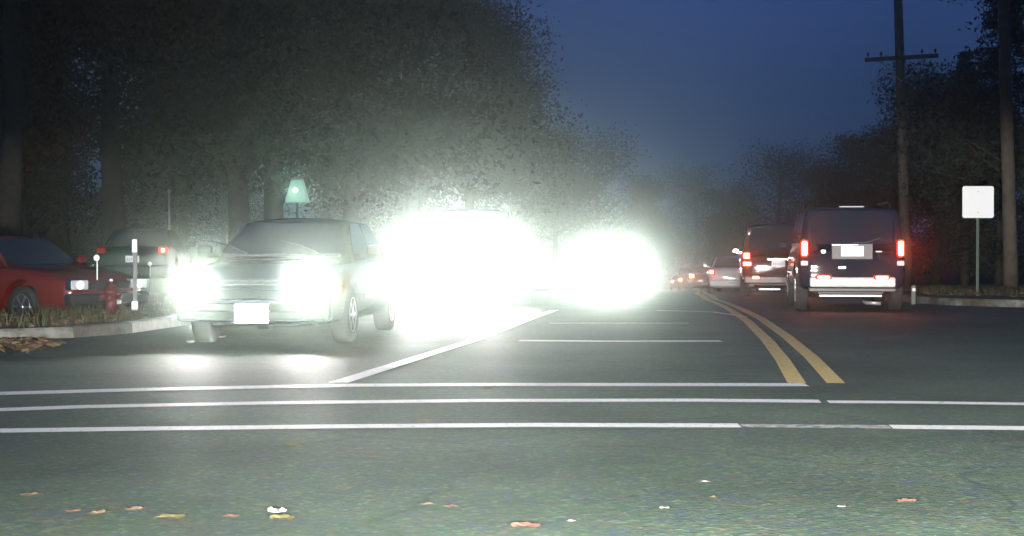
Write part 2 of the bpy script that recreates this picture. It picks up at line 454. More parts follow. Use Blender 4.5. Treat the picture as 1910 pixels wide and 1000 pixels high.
def car(kind, name, label, cat, loc, rz, body, group=None, roof_m=None, rack=False):
    """Front is local +Y.  Returns the thing and a dict of its measures."""
    t = thing(name, loc, label, cat, group, rz)
    roof_m = roof_m or body
    if kind == 'sedan':
        L, w, r, wy = 4.6, .875, .31, 1.34
        st = [(-2.28, .68, .34, .70, .74), (-2.20, .80, .24, .86, .93), (-1.9, .85, .20, .93, .985), (-1.3, .87, .19, .95, 1.0), (-.6, .875, .19, .93, .96), (.3, .875, .19, .91, .94),
              (1.0, .87, .19, .885, .93), (1.6, .86, .20, .84, .89), (2.0, .83, .22, .77, .82), (2.22, .76, .28, .68, .72), (2.30, .60, .34, .60, .62)]
        base = (1.02, -1.62, .93, .93, .80); top = (.28, -.95, 1.385, .60)
        face = 2.25; back = -2.25
    elif kind == 'suv':
        L, w, r, wy = 4.6, .88, .36, 1.36
        st = [(-2.26, .78, .40, .80, .98), (-2.20, .86, .34, .94, 1.02), (-1.9, .88, .32, 1.02, 1.05), (-1.2, .885, .31, 1.03, 1.06), (0, .89, .31, 1.02, 1.05), (.8, .885, .31, 1.0, 1.05),
              (1.5, .87, .32, .97, 1.04), (2.0, .85, .34, .92, 1.0), (2.2, .80, .38, .86, .92), (2.28, .68, .42, .80, .84)]
        base = (1.0, -2.17, 1.02, 1.02, .85); top = (.45, -2.02, 1.73, .72)
        face = 2.25; back = -2.25
    elif kind == 'pickup':
        L, w, r, wy = 5.4, .98, .39, 1.75
        st = [(-2.72, .88, .50, 1.02, 1.02), (-2.6, .96, .44, 1.10, 1.10), (-1.4, .98, .40, 1.12, 1.13), (0, .985, .40, 1.12, 1.15), (1.2, .98, .40, 1.10, 1.17),
              (1.9, .97, .42, 1.06, 1.14), (2.5, .93, .45, 1.02, 1.08), (2.68, .86, .50, .96, 1.0), (2.74, .72, .54, .90, .92)]
        base = (1.3, -.9, 1.12, 1.12, .93); top = (.6, -.55, 1.82, .74)
        face = 2.70; back = -2.68
    else:  # van
        L, w, r, wy = 4.9, .95, .35, 1.5
        st = [(-2.44, .84, .42, .90, 1.02), (-2.36, .93, .34, 1.02, 1.06), (-1.6, .95, .28, 1.04, 1.07), (0, .955, .28, 1.03, 1.06), (1.1, .95, .28, 1.0, 1.05),
              (1.8, .93, .30, .93, .99), (2.25, .87, .33, .82, .88), (2.42, .76, .38, .74, .78), (2.48, .60, .42, .68, .70)]
        base = (1.72, -2.34, 1.0, 1.03, .91); top = (.72, -2.2, 1.76, .76)
        face = 2.42; back = -2.42
    wells = [(wy, r * 1.2, w - .26, w + .2), (wy, r * 1.2, -w - .2, -w + .26), (-wy, r * 1.2, w - .26, w + .2), (-wy, r * 1.2, -w - .2, -w + .26)]
    loft_body(st, 'body', body, t, wells)
    # cabin: four-sided tapering shell with a crowned roof
    yf, yb, zf, zb, bw = base; tf, tb, zt, tw = top
    bm = bmesh.new()
    lo = [(bw, yf, zf - .09), (-bw, yf, zf - .09), (-bw, yb, zb - .09), (bw, yb, zb - .09)]
    hi = [(tw, tf, zt - .05), (-tw, tf, zt - .05), (-tw, tb, zt - .05), (tw, tb, zt - .05)]
    v = [bm.verts.new(q) for q in lo + hi]
    for q in ((0, 1, 5, 4), (1, 2, 6, 5), (2, 3, 7, 6), (3, 0, 4, 7), (4, 5, 6, 7), (3, 2, 1, 0)): bm.faces.new([v[i] for i in q])
    fix(bm)
    es = [e for e in bm.edges if not all(q.co.z < zt - .2 for q in e.verts)]
    bmesh.ops.bevel(bm, geom=es, offset=.06, segments=4, affect='EDGES', profile=.6)
    cab = link_mesh('cabin', bm, roof_m, t, True)
    mod = cab.modifiers.new('w', 'WEIGHTED_NORMAL')
    # crowned roof skin
    bm = bmesh.new(); nx, ny = 9, 9; g = []
    for j in range(ny):
        row = []
        for i in range(nx):
            u = i / (nx - 1) * 2 - 1; q = j / (ny - 1) * 2 - 1
            yy = (tf + tb) / 2 + q * (tf - tb) / 2 * .94
            row.append(bm.verts.new((u * tw * .93, yy, zt - .055 + .055 * (1 - u * u) ** .5 * (1 - q ** 4) ** .5 + .004)))
        g.append(row)
    for j in range(ny - 1):
        for i in range(nx - 1): bm.faces.new((g[j][i], g[j][i + 1], g[j + 1][i + 1], g[j + 1][i]))
    link_mesh('roof', bm, roof_m, t, True)
    def lerp(a, b, s): return Vector(a) + (Vector(b) - Vector(a)) * s
    # windscreen, rear window
    def pane(nm, a, b, c, d, i=.12):
        return quad_pane(nm, (a, b, c, d), M_GLASS, t, off=.004, inset=i)
    s0 = .16
    pane('windscreen', lerp(lo[1], hi[1], .13), lerp(lo[0], hi[0], .13), hi[0], hi[1], .10)
    pane('rear_window', lerp(lo[3], hi[3], .17), lerp(lo[2], hi[2], .17), hi[2], hi[3], .14)
    for sx in (1, -1):
        A = lambda q: (sx * abs(q[0]), q[1], q[2])
        l0, l1, h0, h1 = A(lo[0]), A(lo[3]), A(hi[0]), A(hi[3])
        cuts = (0, .5, 1) if kind in ('sedan', 'pickup') else (0, .36, .68, 1)
        for a, b in zip(cuts, cuts[1:]):
            pl0 = lerp(lerp(l0, h0, .2), lerp(l1, h1, .2), a); pl1 = lerp(lerp(l0, h0, .2), lerp(l1, h1, .2), b)
            ph0 = lerp(h0, h1, a); ph1 = lerp(h0, h1, b)
            seq = (pl1, pl0, ph0, ph1) if sx < 0 else (pl0, pl1, ph1, ph0)
            pane('side_window', *seq, .11)
        # mirror
        bm = bmesh.new(); my = yf - .35
        add_box(bm, (sx * (w + .10), my, zf + .07), (.17, .08, .13), .03)
        add_box(bm, (sx * (w - .0), my, zf + .02), (.14, .05, .05), .01)
        link_mesh('wing_mirror', bm, M_BLACK if kind == 'pickup' else body, t)
        # door handles and door gap
        for hy in ((-.75, .25) if kind in ('sedan', 'pickup') else (-.65, .35)):
            box('door_handle', (sx * (w + .004), hy, zf - .16), (.035, .16, .03), M_CHROME if kind != 'van' else body, t, .01)
        box('side_moulding', (sx * (w + .004), -.1, st[3][2] + (zf - st[3][2]) * .42), (.03, wy * 2 - r * 2.9, .055), M_BLACK, t, .01)
        wheel(t, sx * (w - .11), wy, r, .20); wheel(t, sx * (w - .11), -wy, r, .20)
    # dark underside pan so nothing shows through
    box('underbody', (0, 0, r * .95), (w * 1.25, L * .86, .16), M_BLACK, t, .03)
    if rack:
        for sx in (1, -1):
            bm = bmesh.new(); add_tube(bm, [(sx * tw * .88, tf - .3, zt), (sx * tw * .88, tf - .4, zt + .07), (sx * tw * .88, tb + .3, zt + .07), (sx * tw * .88, tb + .15, zt)], .018, 8)
            fix(bm); link_mesh('roof_rail', bm, M_BLACK, t, True)
    return t, dict(L=L, w=w, r=r, face=face, back=back, zt=zt)

def head_lamp(t, x, y, z, sx, sz, power, tilt=0.0, aim=0.0, glow=None, cone=42, name='headlight', rad=.07):
    o = box(name, (x, y, z), (sx, .12, sz), M_CHROME, t, .03)
    box('lens', (0, .062, 0), (sx * .9, .02, sz * .86), M_CLEAR, o, .008).location = (x, y, z)
    bm = bmesh.new(); add_lathe(bm, [(.02, 0), (sz * .38, .006), (sz * .36, .016), (.01, .022)], 20, 'Y', (x, y + .070, z)); fix(bm)
    link_mesh('bulb', bm, glow or M_HL, o, True)
    if power > 0:
        L = bpy.data.lights.new('beam', 'SPOT'); L.energy = power * 10; L.color = HEAD
        L.spot_size = R(cone * 2); L.spot_blend = .9; L.shadow_soft_size = rad
        lo = bpy.data.objects.new('beam', L); C.objects.link(lo); lo.parent = o
        lo.location = (x, y + .12 + rad, z)
        lo.rotation_euler = (R(90) + tilt, 0, aim)
    return o
def tail_lamp(t, x, y, z, sx, sz, power=4.0, core=(.6, .75), m=None, name='tail_light', dy=-1):
    o = box(name, (x, y, z), (sx, .10, sz), m or M_REDLENS, t, min(.045, sx * .35, sz * .35))
    if power > 0:
        bm = bmesh.new(); add_box(bm, (x, y + dy * .058, z), (sx * core[0], .05, sz * core[1]), min(.024, sz * core[1] * .4))
        link_mesh('bulb', bm, M_REDCORE, o)
        L = bpy.data.lights.new('tail_beam', 'POINT'); L.energy = power; L.color = (1, .03, .015); L.shadow_soft_size = .05
        lo = bpy.data.objects.new('tail_beam', L); C.objects.link(lo); lo.parent = o; lo.location = (x, y + dy * .15, z)
    return o
def plate(t, y, z, dy, w=.31, h=.155, x=0):
    o = box('number_plate', (x, y, z), (w, .012, h), M_PLATE, t, .004)
    bm = bmesh.new()
    for k in range(6):
        add_box(bm, (x - w * .34 + k * w * .136, y + dy * .008, z - .005), (.022, .004, h * .42), .001)
    link_mesh('plate_letters', bm, M_PLATEMARK, o)
    return o

OUT = math.pi - HEADING     # facing the camera
AWAY = -HEADING
# 1. the near left sedan
c1 = P(474, Y=16.75 + 2.2); c1.x += .12; c1.z = 0
green_paint = paint('dark_green_paint', (.006, .012, .010), .1)
t, d = car('sedan', 'parked_car', 'dark green sedan with low-beam headlights and white front plate, stopped first in the kerb lane', 'car', (c1.x + .44, c1.y, 0), OUT + .02, green_paint, 'oncoming cars with their headlights on')
f = d['face']
for s in (1, -1):
    head_lamp(t, s * .60, f - .03, .645, .36, .15, K_LOW, 0.0, 0)
    o = box('turn_signal', (s * .82, f - .13, .64), (.10, .16, .13), M_AMBER, t, .03)
bm = bmesh.new()
add_box(bm, (0, f - .005, .63), (.80, .05, .17), .02)
g = link_mesh('grille', bm, M_BLACK, t)
bm = bmesh.new()
for k in range(4): add_box(bm, (0, f + .028, .565 + k * .043), (.78, .02, .009), .002)
link_mesh('grille_bar', bm, M_CHROME, g)
bm = bmesh.new()
for i in range(2): pass
add_box(bm, (0, f + .02, .39), (1.62, .20, .25), .05)
bp = link_mesh('front_bumper', bm, paint('bumper_grey', (.02, .026, .022), .1), t)
box('bumper_trim', (0, f + .128, .478), (1.56, .03, .045), M_CHROME, bp, .01)
box('bumper_trim', (0, f + .128, .385), (1.50, .02, .014), M_CHROME, bp, .004)
box('bumper_trim', (0, f + .128, .285), (1.50, .03, .025), M_CHROME, bp, .008)
plate(t, f + .16, .36, 1, .36, .20)
for k in (-.45, .35):
    bm = bmesh.new(); add_tube(bm, [(k, 1.16, .97), (k + .25, .96, 1.06), (k + .5, .86, 1.11)], .008, 6); fix(bm); link_mesh('wiper', bm, M_BLACK, t)
box('dashboard', (0, 1.0, .955), (1.3, .2, .03), M_BLACK, t, .01)

# 2. the high-beam pickup in the same lane, further back
t, d = car('pickup', 'pickup_truck', 'pale pickup truck with dazzling full-beam headlights behind the first oncoming car', 'pickup truck', (X(880, 30.6), 32.4, gz(30)), OUT, paint('pale_grey_paint', (.16, .18, .20), .2), 'oncoming cars with their headlights on')
f = d['face']
for s in (1, -1):
    head_lamp(t, s * .64, f, .74, .36, .22, K_MID, 0, 0)
    box('turn_signal', (s * .88, f - .10, .74), (.10, .16, .18), M_AMBER, t, .03)
    head_lamp(t, s * .55, f + .14, .50, .16, .10, K_MID * .12, 0, 0, name='fog_light')
bm = bmesh.new(); add_box(bm, (0, f + .01, .80), (.86, .06, .26), .03); g = link_mesh('grille', bm, M_BLACK, t)
bm = bmesh.new()
for k in range(5): add_box(bm, (0, f + .05, .71 + k * .045), (.84, .02, .014), .003)
link_mesh('grille_bar', bm, M_CHROME, g)
box('front_bumper', (0, f + .06, .52), (1.86, .22, .20), M_CHROME, t, .05)
plate(t, f + .18, .52, 1)
box('tailgate', (0, d['back'] - .01, .86), (1.6, .05, .42), MATS['pale_grey_paint'], t, .02)

# 3. the far high-beam car in the inner lane
t, d = car('suv', 'oncoming_suv', 'silver SUV with dazzling headlights far down the inner oncoming lane', 'SUV', (X(1136, 62) + .25, 64.2, gz(62)), OUT, paint('silver_paint', (.45, .46, .48), .6), 'oncoming cars with their headlights on')
f = d['face']
for s in (1, -1):
    head_lamp(t, s * .62, f, .78, .34, .2, K_FAR, 0, 0)
    head_lamp(t, s * .60, f + .10, .45, .16, .10, K_FAR * .1, 0, 0, name='fog_light')
bm = bmesh.new(); add_box(bm, (0, f, .76), (.82, .06, .2), .03); g = link_mesh('grille', bm, M_BLACK, t)
box('front_bumper', (0, f + .05, .50), (1.64, .2, .22), MATS['silver_paint'], t, .05)
plate(t, f + .17, .50, 1)

# 4. the big SUV at the right, brake lights on
navy = mat('dark_blue_paint', (.002, .009, .020), .7, 0, .08, coat=.2)
t, d = car('suv', 'stopped_suv', 'dark blue SUV seen from behind with tall red tail lights and pale rear bumper', 'SUV', (X(1590, 26) + .29, 28.3, gz(28)), AWAY - .02, navy, 'cars queueing away from the junction', rack=True)
b = d['back']
for s in (1, -1):
    tail_lamp(t, s * .765, b - .02, 1.03, .13, .29, 4.5, (.66, .82))
    o = box('reversing_light', (s * .765, b - .03, .79), (.12, .06, .08), M_CLEAR, t, .015)
    tail_lamp(t, s * .46, b - .10, .565, .26, .07, .5, (.75, .6), name='bumper_reflector')
    box('rear_fog_glass', (s * .69, b + .02, 1.3), (.05, .04, .4), navy, t, .015)
box('rear_bumper', (0, b - .02, .485), (1.36, .22, .16), mix_noise(mat('pale_bumper', (.6, .6, .56), .5), (.5, .5, .46), (.66, .66, .62), 5), t, .03)
box('bumper_valance', (0, b - .0, .36), (1.40, .14, .08), M_BLACK, t, .02)
box('tow_bar', (-.03, b - .06, .265), (1.0, .05, .04), M_STEEL, t, .01)
bm = bmesh.new(); add_tube(bm, [(.22, b + .3, .16), (.22, b - .05, .15), (.45, b - .10, .14)], .03, 10); fix(bm); link_mesh('exhaust_pipe', bm, M_STEEL, t, True)
o = box('plate_recess', (0, b - .012, .98), (.66, .03, .26), M_BLACK, t, .01)
box('chrome_strip', (-.12, b - .05, 1.09), (.42, .03, .022), M_CHROME, t, .006)
plate(t, b - .04, .985, -1, .36, .165)
box('tailgate_badge', (.42, b - .022, .98), (.10, .012, .02), M_CHROME, t, .003)
box('tailgate_badge', (-.46, b - .022, .98), (.07, .012, .05), M_CHROME, t, .003)
box('tailgate_badge', (-.16, b - .022, .72), (.12, .012, .04), M_CHROME, t, .003)
box('high_brake_light', (0, -2.10, 1.71), (.40, .05, .02), M_CLEAR, t, .008)
bm = bmesh.new(); add_tube(bm, [(0, b + .08, 1.12), (.25, b + .085, 1.13), (.45, b + .09, 1.2)], .009, 6); fix(bm); link_mesh('rear_wiper', bm, M_BLACK, t)
for s in (1, -1): head_lamp(t, s * .6, d['face'], .74, .34, .17, K_LOW * .45, 0, 0)

# 5. the second SUV in the queue
maroon = mat('maroon_paint', (.035, .010, .010), .6, 0, .15, coat=.4)
t, d = car('suv', 'stopped_suv', 'maroon SUV with paired red tail lights, partly behind the blue SUV', 'SUV', (X(1456, 37.5) + .26, 39.8, gz(39)), AWAY - .03, maroon, 'cars queueing away from the junction')
b = d['back']
for s in (1, -1):
    tail_lamp(t, s * .735, b - .02, .98, .19, .17, 1.6, (.7, .75))
    tail_lamp(t, s * .72, b - .02, .79, .23, .13, 1.6, (.8, .65), name='brake_light')
    tail_lamp(t, s * .52, b - .11, .47, .22, .09, .5, (.75, .6), name='bumper_reflector')
box('rear_bumper', (0, b - .02, .42), (1.6, .22, .20), mat('dark_bumper', (.05, .05, .055), .4), t, .04)
plate(t, b - .03, .80, -1)
box('chrome_strip', (0, b - .03, .90), (.5, .03, .03), M_CHROME, t, .006)
box('tow_bar', (-.2, b - .06, .2), (.5, .05, .05), M_STEEL, t, .01)
for s in (1, -1): head_lamp(t, s * .6, d['face'], .76, .34, .17, K_LOW * 2.5, 0, 0)

# 6. white sedan ahead of it
white = paint('white_paint', (.74, .75, .74), .0)
t, d = car('sedan', 'stopped_sedan', 'white sedan in the queue, its boot lit white by the SUV behind', 'sedan', (X(1369, 58) + .2, 60.2, gz(60)), AWAY - .02, white, 'cars queueing away from the junction')
b = d['back']
for s in (1, -1): tail_lamp(t, s * .72, b - .0, .80, .24, .20, 1.2, (.5, .6))
box('rear_bumper', (0, b - .02, .40), (1.62, .2, .24), white, t, .05)
plate(t, b - .13, .42, -1)
bm = bmesh.new(); add_tube(bm, [(.45, b + .3, .2), (.45, b - .14, .19)], .035, 10); fix(bm); link_mesh('exhaust_pipe', bm, M_STEEL, t, True)
for s in (1, -1): head_lamp(t, s * .6, d['face'], .66, .34, .15, K_LOW * .7, 0, 0)

# 7. far cars
for i, (px, Y, lab, kind, m) in enumerate((
        (1322, 84, 'grey sedan ahead of the white sedan, only its left tail light clear of it', 'sedan', paint('mid_grey_paint', (.2, .2, .21), .4)),
        (1292, 118, 'small red-lit hatchback far down the queue beside the glare', 'suv', paint('tan_paint', (.25, .2, .15), .2)),
        (1272, 150, 'farthest tiny car of the queue where the road meets the trees', 'sedan', paint('grey_blue_paint', (.1, .12, .16), .3)))):
    t, d = car(kind, 'distant_car', lab, 'car', (X(px, Y), Y + 2, gz(Y + 1)), AWAY, m, 'cars queueing away from the junction')
    b = d['back']
    for s in (1, -1): tail_lamp(t, s * .68, b - .02, .84, .30, .24, 3.0, (.8, .8))
    box('rear_bumper', (0, b - .02, .42), (1.6, .2, .22), m, t, .05)
    plate(t, b - .13, .45, -1)

# 8. red car in the driveway at the left edge, nose to the right
red = paint('red_paint', (.10, .006, .003), .0)
t, d = car('sedan', 'red_car', 'low red car cut off by the left edge of the picture, its nose pointing right', 'car', (X(176, 24) - 1.75, 25.3, -.155), -math.pi / 2 - .55, red)
f = d['face']
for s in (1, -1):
    head_lamp(t, s * .60, f - .02, .64, .36, .16, 0, 0, 0, glow=M_HLGLINT)  # no beam; the glint on these lenses is a painted glow
box('front_bumper', (0, f + .0, .42), (1.6, .2, .2), M_BLACK, t, .05)
box('bumper_trim', (0, f + .11, .52), (1.2, .02, .03), M_CHROME, t, .006)
box('grille', (0, f + .03, .62), (.8, .05, .12), M_BLACK, t, .02)
plate(t, f + .12, .42, 1)

# 9. dark car behind the post, one red lamp showing
t, d = car('sedan', 'dark_parked_car', 'dark teal sedan behind the kerbside post, one small red lamp showing', 'sedan', (X(226, 36), 38.6, gz(36) + .2), AWAY + .18, paint('teal_paint', (.008, .035, .03), .1))
b = d['back']
tail_lamp(t, .69, b - .0, .86, .22, .14, .8, (.35, .6))
tail_lamp(t, -.69, b - .0, .86, .22, .14, 0, m=M_REDOFF)
plate(t, b - .02, .66, -1)
box('rear_bumper', (0, b - .02, .40), (1.62, .2, .24), mat('teal_bumper', (.015, .03, .03), .5), t, .05)

# ---------------------------------------------------------------- our own car's dipped lamps (the light that whitens the sign and plates)
for s in (-.62, .62):
    L = bpy.data.lights.new('own_dipped_beam', 'SPOT'); L.energy = K_OWN * 10; L.color = (1, .99, .95)
    L.spot_size = R(110); L.spot_blend = 1.0; L.shadow_soft_size = .06
    # dipped-beam pattern: bright at the road, cut off a few degrees above the horizon
    L.use_nodes = True; n = L.node_tree.nodes; k = L.node_tree.links; em = n['Emission']
    tc = n.new('ShaderNodeTexCoord'); sp = n.new('ShaderNodeSeparateXYZ'); k.new(tc.outputs['Normal'], sp.inputs[0])
    dv = n.new('ShaderNodeMath'); dv.operation = 'DIVIDE'; k.new(sp.outputs[1], dv.inputs[0]); k.new(sp.outputs[2], dv.inputs[1])
    ab = n.new('ShaderNodeMath'); ab.operation = 'MULTIPLY'; ab.inputs[1].default_value = -1.0; k.new(dv.outputs[0], ab.inputs[0])
    cr = n.new('ShaderNodeMapRange'); cr.interpolation_type = 'SMOOTHSTEP'
    cr.inputs[1].default_value = .055; cr.inputs[2].default_value = .10; cr.inputs[3].default_value = 1.0; cr.inputs[4].default_value = .0
    k.new(ab.outputs[0], cr.inputs[0])
    lo_ = n.new('ShaderNodeMapRange'); lo_.interpolation_type = 'SMOOTHSTEP'     # less light on the road close to the bonnet
    lo_.inputs[1].default_value = -.13; lo_.inputs[2].default_value = -.035; lo_.inputs[3].default_value = .42; lo_.inputs[4].default_value = 1.0
    k.new(ab.outputs[0], lo_.inputs[0])
    pm = n.new('ShaderNodeMath'); pm.operation = 'MULTIPLY'; k.new(cr.outputs[0], pm.inputs[0]); k.new(lo_.outputs[0], pm.inputs[1])
    k.new(pm.outputs[0], em.inputs['Strength'])
    o = bpy.data.objects.new('own_dipped_beam', L); C.objects.link(o)
    o.location = (s, .9, .72); o.rotation_euler = (R(90.0), 0, R(-17))

# ---------------------------------------------------------------- street furniture
# square white sign
Ys = 31.0; s_ = F / Ys
t = thing('road_sign', (X(1824, Ys), Ys, gz(Ys) + .12), 'blank square white sign on a thin steel post at the right kerb', 'road sign')
zc = Z(377, Ys) - t.location.z
bm = bmesh.new(); fr = []; bk = []
for cx, cz, a0 in ((1, 1, 0), (-1, 1, 90), (-1, -1, 180), (1, -1, 270)):
    for q in range(6):
        a_ = R(a0 + q * 18); px_, pz_ = cx * (.302 - .04) + .04 * math.cos(a_), cz * (.306 - .04) + .04 * math.sin(a_)
        fr.append(bm.verts.new((px_, -.002, zc + pz_))); bk.append(bm.verts.new((px_, .002, zc + pz_)))
bm.faces.new(fr); bm.faces.new(bk[::-1])
for i in range(len(fr)): bm.faces.new((fr[i], bk[i], bk[(i + 1) % len(fr)], fr[(i + 1) % len(fr)]))
fix(bm); link_mesh('sign_panel', bm, M_SIGN, t)
bm = bmesh.new()
add_box(bm, (0, .025, zc / 2 + .07), (.055, .035, zc + .28), .008)
link_mesh('post', bm, mat('green_post', (.05, .075, .06), .5), t)
bm = bmesh.new()
for dz in (-.2, .2): add_lathe(bm, [(.012, -.012), (.010, -.004)], 8, 'Y', (0, 0, zc + dz))
link_mesh('bolt', bm, M_STEEL, t)
# short pale marker post
Ym = 30.0
t = thing('marker_post', (X(1704, Ym) , Ym, gz(Ym)), 'short pale marker post standing on the kerb just right of the blue SUV', 'marker post')
bm = bmesh.new(); add_box(bm, (0, 0, .17), (.085, .05, .36), .02); link_mesh('post', bm, mat('weathered_post', (.14, .15, .13), .8), t)
bm = bmesh.new(); add_box(bm, (0, -.028, .27), (.06, .006, .06), .002); link_mesh('reflector', bm, M_PLATE, t)
# utility poles
def utility_pole(name, px, Y, rad, h, label, lean=0.0, arm_row=None, arm_w=2.4, arm_tilt=0.0, group='wooden utility poles'):
    t = thing(name, (X(px, Y), Y, gz(Y)), label, 'utility pole', group)
    bm = bmesh.new()
    pts = [(lean * k / 8, 0, h * k / 8) for k in range(9)]
    add_tube(bm, pts, [rad * (1 - .35 * k / 8) for k in range(9)], 14); fix(bm)
    link_mesh('pole', bm, M_WOOD, t, True)
    if arm_row is not None:
        za = Z(arm_row, Y) - gz(Y); xa = lean * za / h
        bm = bmesh.new(); add_box(bm, (xa, -rad - .04, za), (arm_w, .10, .13), .01, None)
        bmesh.ops.rotate(bm, cent=(xa, 0, za), matrix=Matrix.Rotation(-arm_tilt, 3, 'Y'), verts=bm.verts)
        a = link_mesh('crossarm', bm, M_WOOD, t)
        for k in (-.46, -.28, .28, .46):
            bm = bmesh.new(); add_lathe(bm, [(.012, 0), (.012, .06), (.05, .07), (.035, .10), (.05, .12), (.03, .16), (.01, .18)], 12, 'Z', (xa + k * arm_w, -rad - .04, za + .06 + k * arm_w * math.tan(arm_tilt))); fix(bm)
            link_mesh('insulator', bm, mat('porcelain', (.1, .07, .05), .2), a, True)
        bm = bmesh.new()
        for s in (1, -1): add_tube(bm, [(xa, -rad - .02, za - .75), (xa + s * .75, -rad - .06, za - .04)], .018, 6)
        fix(bm); link_mesh('brace', bm, M_STEEL, t)
    return t
utility_pole('utility_pole', 1692, 52, .19, 12.5, 'tall dark wooden utility pole with a crossarm rising behind the blue SUV', -.42, 110, 2.35, .06)
utility_pole('utility_pole', 1887, 38, .17, 11.5, 'bare pale-footed utility pole at the right edge behind the white sign', -.35)
utility_pole('utility_pole', 1589, 95, .15, 9.2, 'slim distant utility pole against the sky left of the crossarm pole', 0, 262, 2.0, 0)
# thin pale pole among left trees
t = thing('flag_pole', (X(316, 44), 44, gz(44)), 'thin pale pole among the dark trees behind the first car', 'pole')
bm = bmesh.new(); add_tube(bm, [(0, 0, 0), (0, 0, Z(358, 44) - gz(44))], [.035, .025], 8); fix(bm); link_mesh('pole', bm, M_STEEL, t, True)
bm = bmesh.new(); add_lathe(bm, [(.01, -.04), (.05, 0), (.05, .04), (.01, .07)], 12, 'Z', (0, 0, Z(358, 44) - gz(44))); fix(bm); link_mesh('finial', bm, M_STEEL, t, True)
# kerbside steel post at the left corner with a pale foot
Yk = 22.6
t = thing('signpost', (X(252, Yk), Yk, .15), 'thin steel post at the left corner with a shiny white foot bracket', 'post')
bm = bmesh.new(); add_box(bm, (0, 0, .50), (.055, .035, 1.02), .006); link_mesh('post', bm, mat('dull_post', (.10, .11, .10), .6), t)
bm = bmesh.new(); add_box(bm, (0, -.03, .91), (.07, .02, .18), .008); link_mesh('top_plate', bm, M_PLATE, t)
bm = bmesh.new(); add_box(bm, (0, -.03, .07), (.09, .05, .13), .02); link_mesh('foot_bracket', bm, M_PLATE, t)
# red hydrant
Yh = 22.3
t = thing('fire_hydrant', (X(207, Yh), Yh, .16), 'dull red fire hydrant between the red car and the kerbside post', 'hydrant')
t.location.z = .10; t.scale = (.78, .78, .74)
hm = mat('hydrant_red', (.09, .010, .010), .5)
bm = bmesh.new(); add_lathe(bm, [(.15, 0), (.15, .04), (.10, .05), (.10, .40), (.13, .42), (.13, .46), (.11, .47), (.09, .55), (.03, .60), (.03, .64)], 20); fix(bm); link_mesh('barrel', bm, hm, t, True)
for s in (1, -1):
    bm = bmesh.new(); add_lathe(bm, [(.05, s * .08), (.05, s * .15), (.06, s * .15), (.06, s * .19)], 14, 'X', (0, 0, .34)); fix(bm); link_mesh('nozzle_cap', bm, hm, t, True)
bm = bmesh.new(); add_lathe(bm, [(.07, -.17), (.07, -.10)], 14, 'Y', (0, 0, .32)); fix(bm); link_mesh('pumper_cap', bm, hm, t, True)
bm = bmesh.new(); add_lathe(bm, [(.03, 0), (.035, .03), (.02, .05)], 10, 'Z', (0, 0, .63)); fix(bm); link_mesh('top_nut', bm, M_PLATE, t, True)
# reflectors on stakes at the left
for px, py, Y, lab in ((280, 492, 33, 'small white reflector stake just left of the first car headlight'),
                       (181, 481, 24.0, 'small white reflector stake in front of the red car nose'),
                       ):
    t = thing('reflector_stake', (X(px, Y), Y, gz(Y) + .15), lab, 'reflector', 'white reflector stakes')
    h = Z(py, Y) - t.location.z
    bm = bmesh.new(); add_tube(bm, [(0, 0, 0), (0, 0, h)], .012, 8); fix(bm); link_mesh('stake', bm, M_STEEL, t)
    bm = bmesh.new(); add_lathe(bm, [(.045, -.02), (.045, -.012), (.03, -.008)], 14, 'Y', (0, -.01, h)); fix(bm); link_mesh('reflector', bm, M_PLATE, t)
# greenish lantern on a tall post beyond the first car
Yl = 48.0
t = thing('street_lantern', (X(555, Yl), Yl, gz(Yl)), 'glowing pale green lantern street lamp above the first oncoming car', 'street lamp')
zb, zt2 = Z(378, Yl) - gz(Yl), Z(336, Yl) - gz(Yl)
def frustum(name, w0, w1, z0, z1, m, parent, open_=False):
    bm = bmesh.new(); a = [bm.verts.new((sx * w0, sy * w0, z0)) for sx, sy in ((1, 1), (-1, 1), (-1, -1), (1, -1))]
    b = [bm.verts.new((sx * w1, sy * w1, z1)) for sx, sy in ((1, 1), (-1, 1), (-1, -1), (1, -1))]
    for i in range(4): bm.faces.new((a[i], a[(i + 1) % 4], b[(i + 1) % 4], b[i]))
    bm.faces.new(a[::-1]); bm.faces.new(b); fix(bm)
    es = [e for e in bm.edges]
    bmesh.ops.bevel(bm, geom=es, offset=.02, segments=2, affect='EDGES')
    return link_mesh(name, bm, m, parent)
gl = mat('lantern_frosted_glass', (.12, .2, .16), .6, emit=(.36, .62, .50), estr=.45)
frustum('lantern_glass', .34, .17, zb, zt2, gl, t)
frustum('lantern_cap', .20, .10, zt2, zt2 + .10, mat('lantern_metal', (.25, .2, .22), .5), t)
bulb = bmesh.new(); add_lathe(bulb, [(.01, -.08), (.07, -.04), (.085, 0), (.06, .05), (.01, .08)], 14, 'Z', (-.02, -.33, (zb + zt2) / 2 + .02)); fix(bulb)
link_mesh('bulb', bulb, mat('lantern_bulb_glow', (.8, 1, .9), .3, emit=(.55, 1, .82), estr=3), t, True)
bm = bmesh.new(); add_tube(bm, [(0, 0, 0), (0, 0, .4), (0, 0, zb)], [.09, .055, .04], 12); fix(bm); link_mesh('post', bm, mat('lamp_post_green', (.03, .05, .04), .5), t, True)
L = bpy.data.lights.new('lantern_light', 'POINT'); L.energy = 12; L.color = (.6, 1, .8); L.shadow_soft_size = .2
lo = bpy.data.objects.new('lantern_light', L); C.objects.link(lo); lo.parent = t; lo.location = (0, -.8, (zb + zt2) / 2)

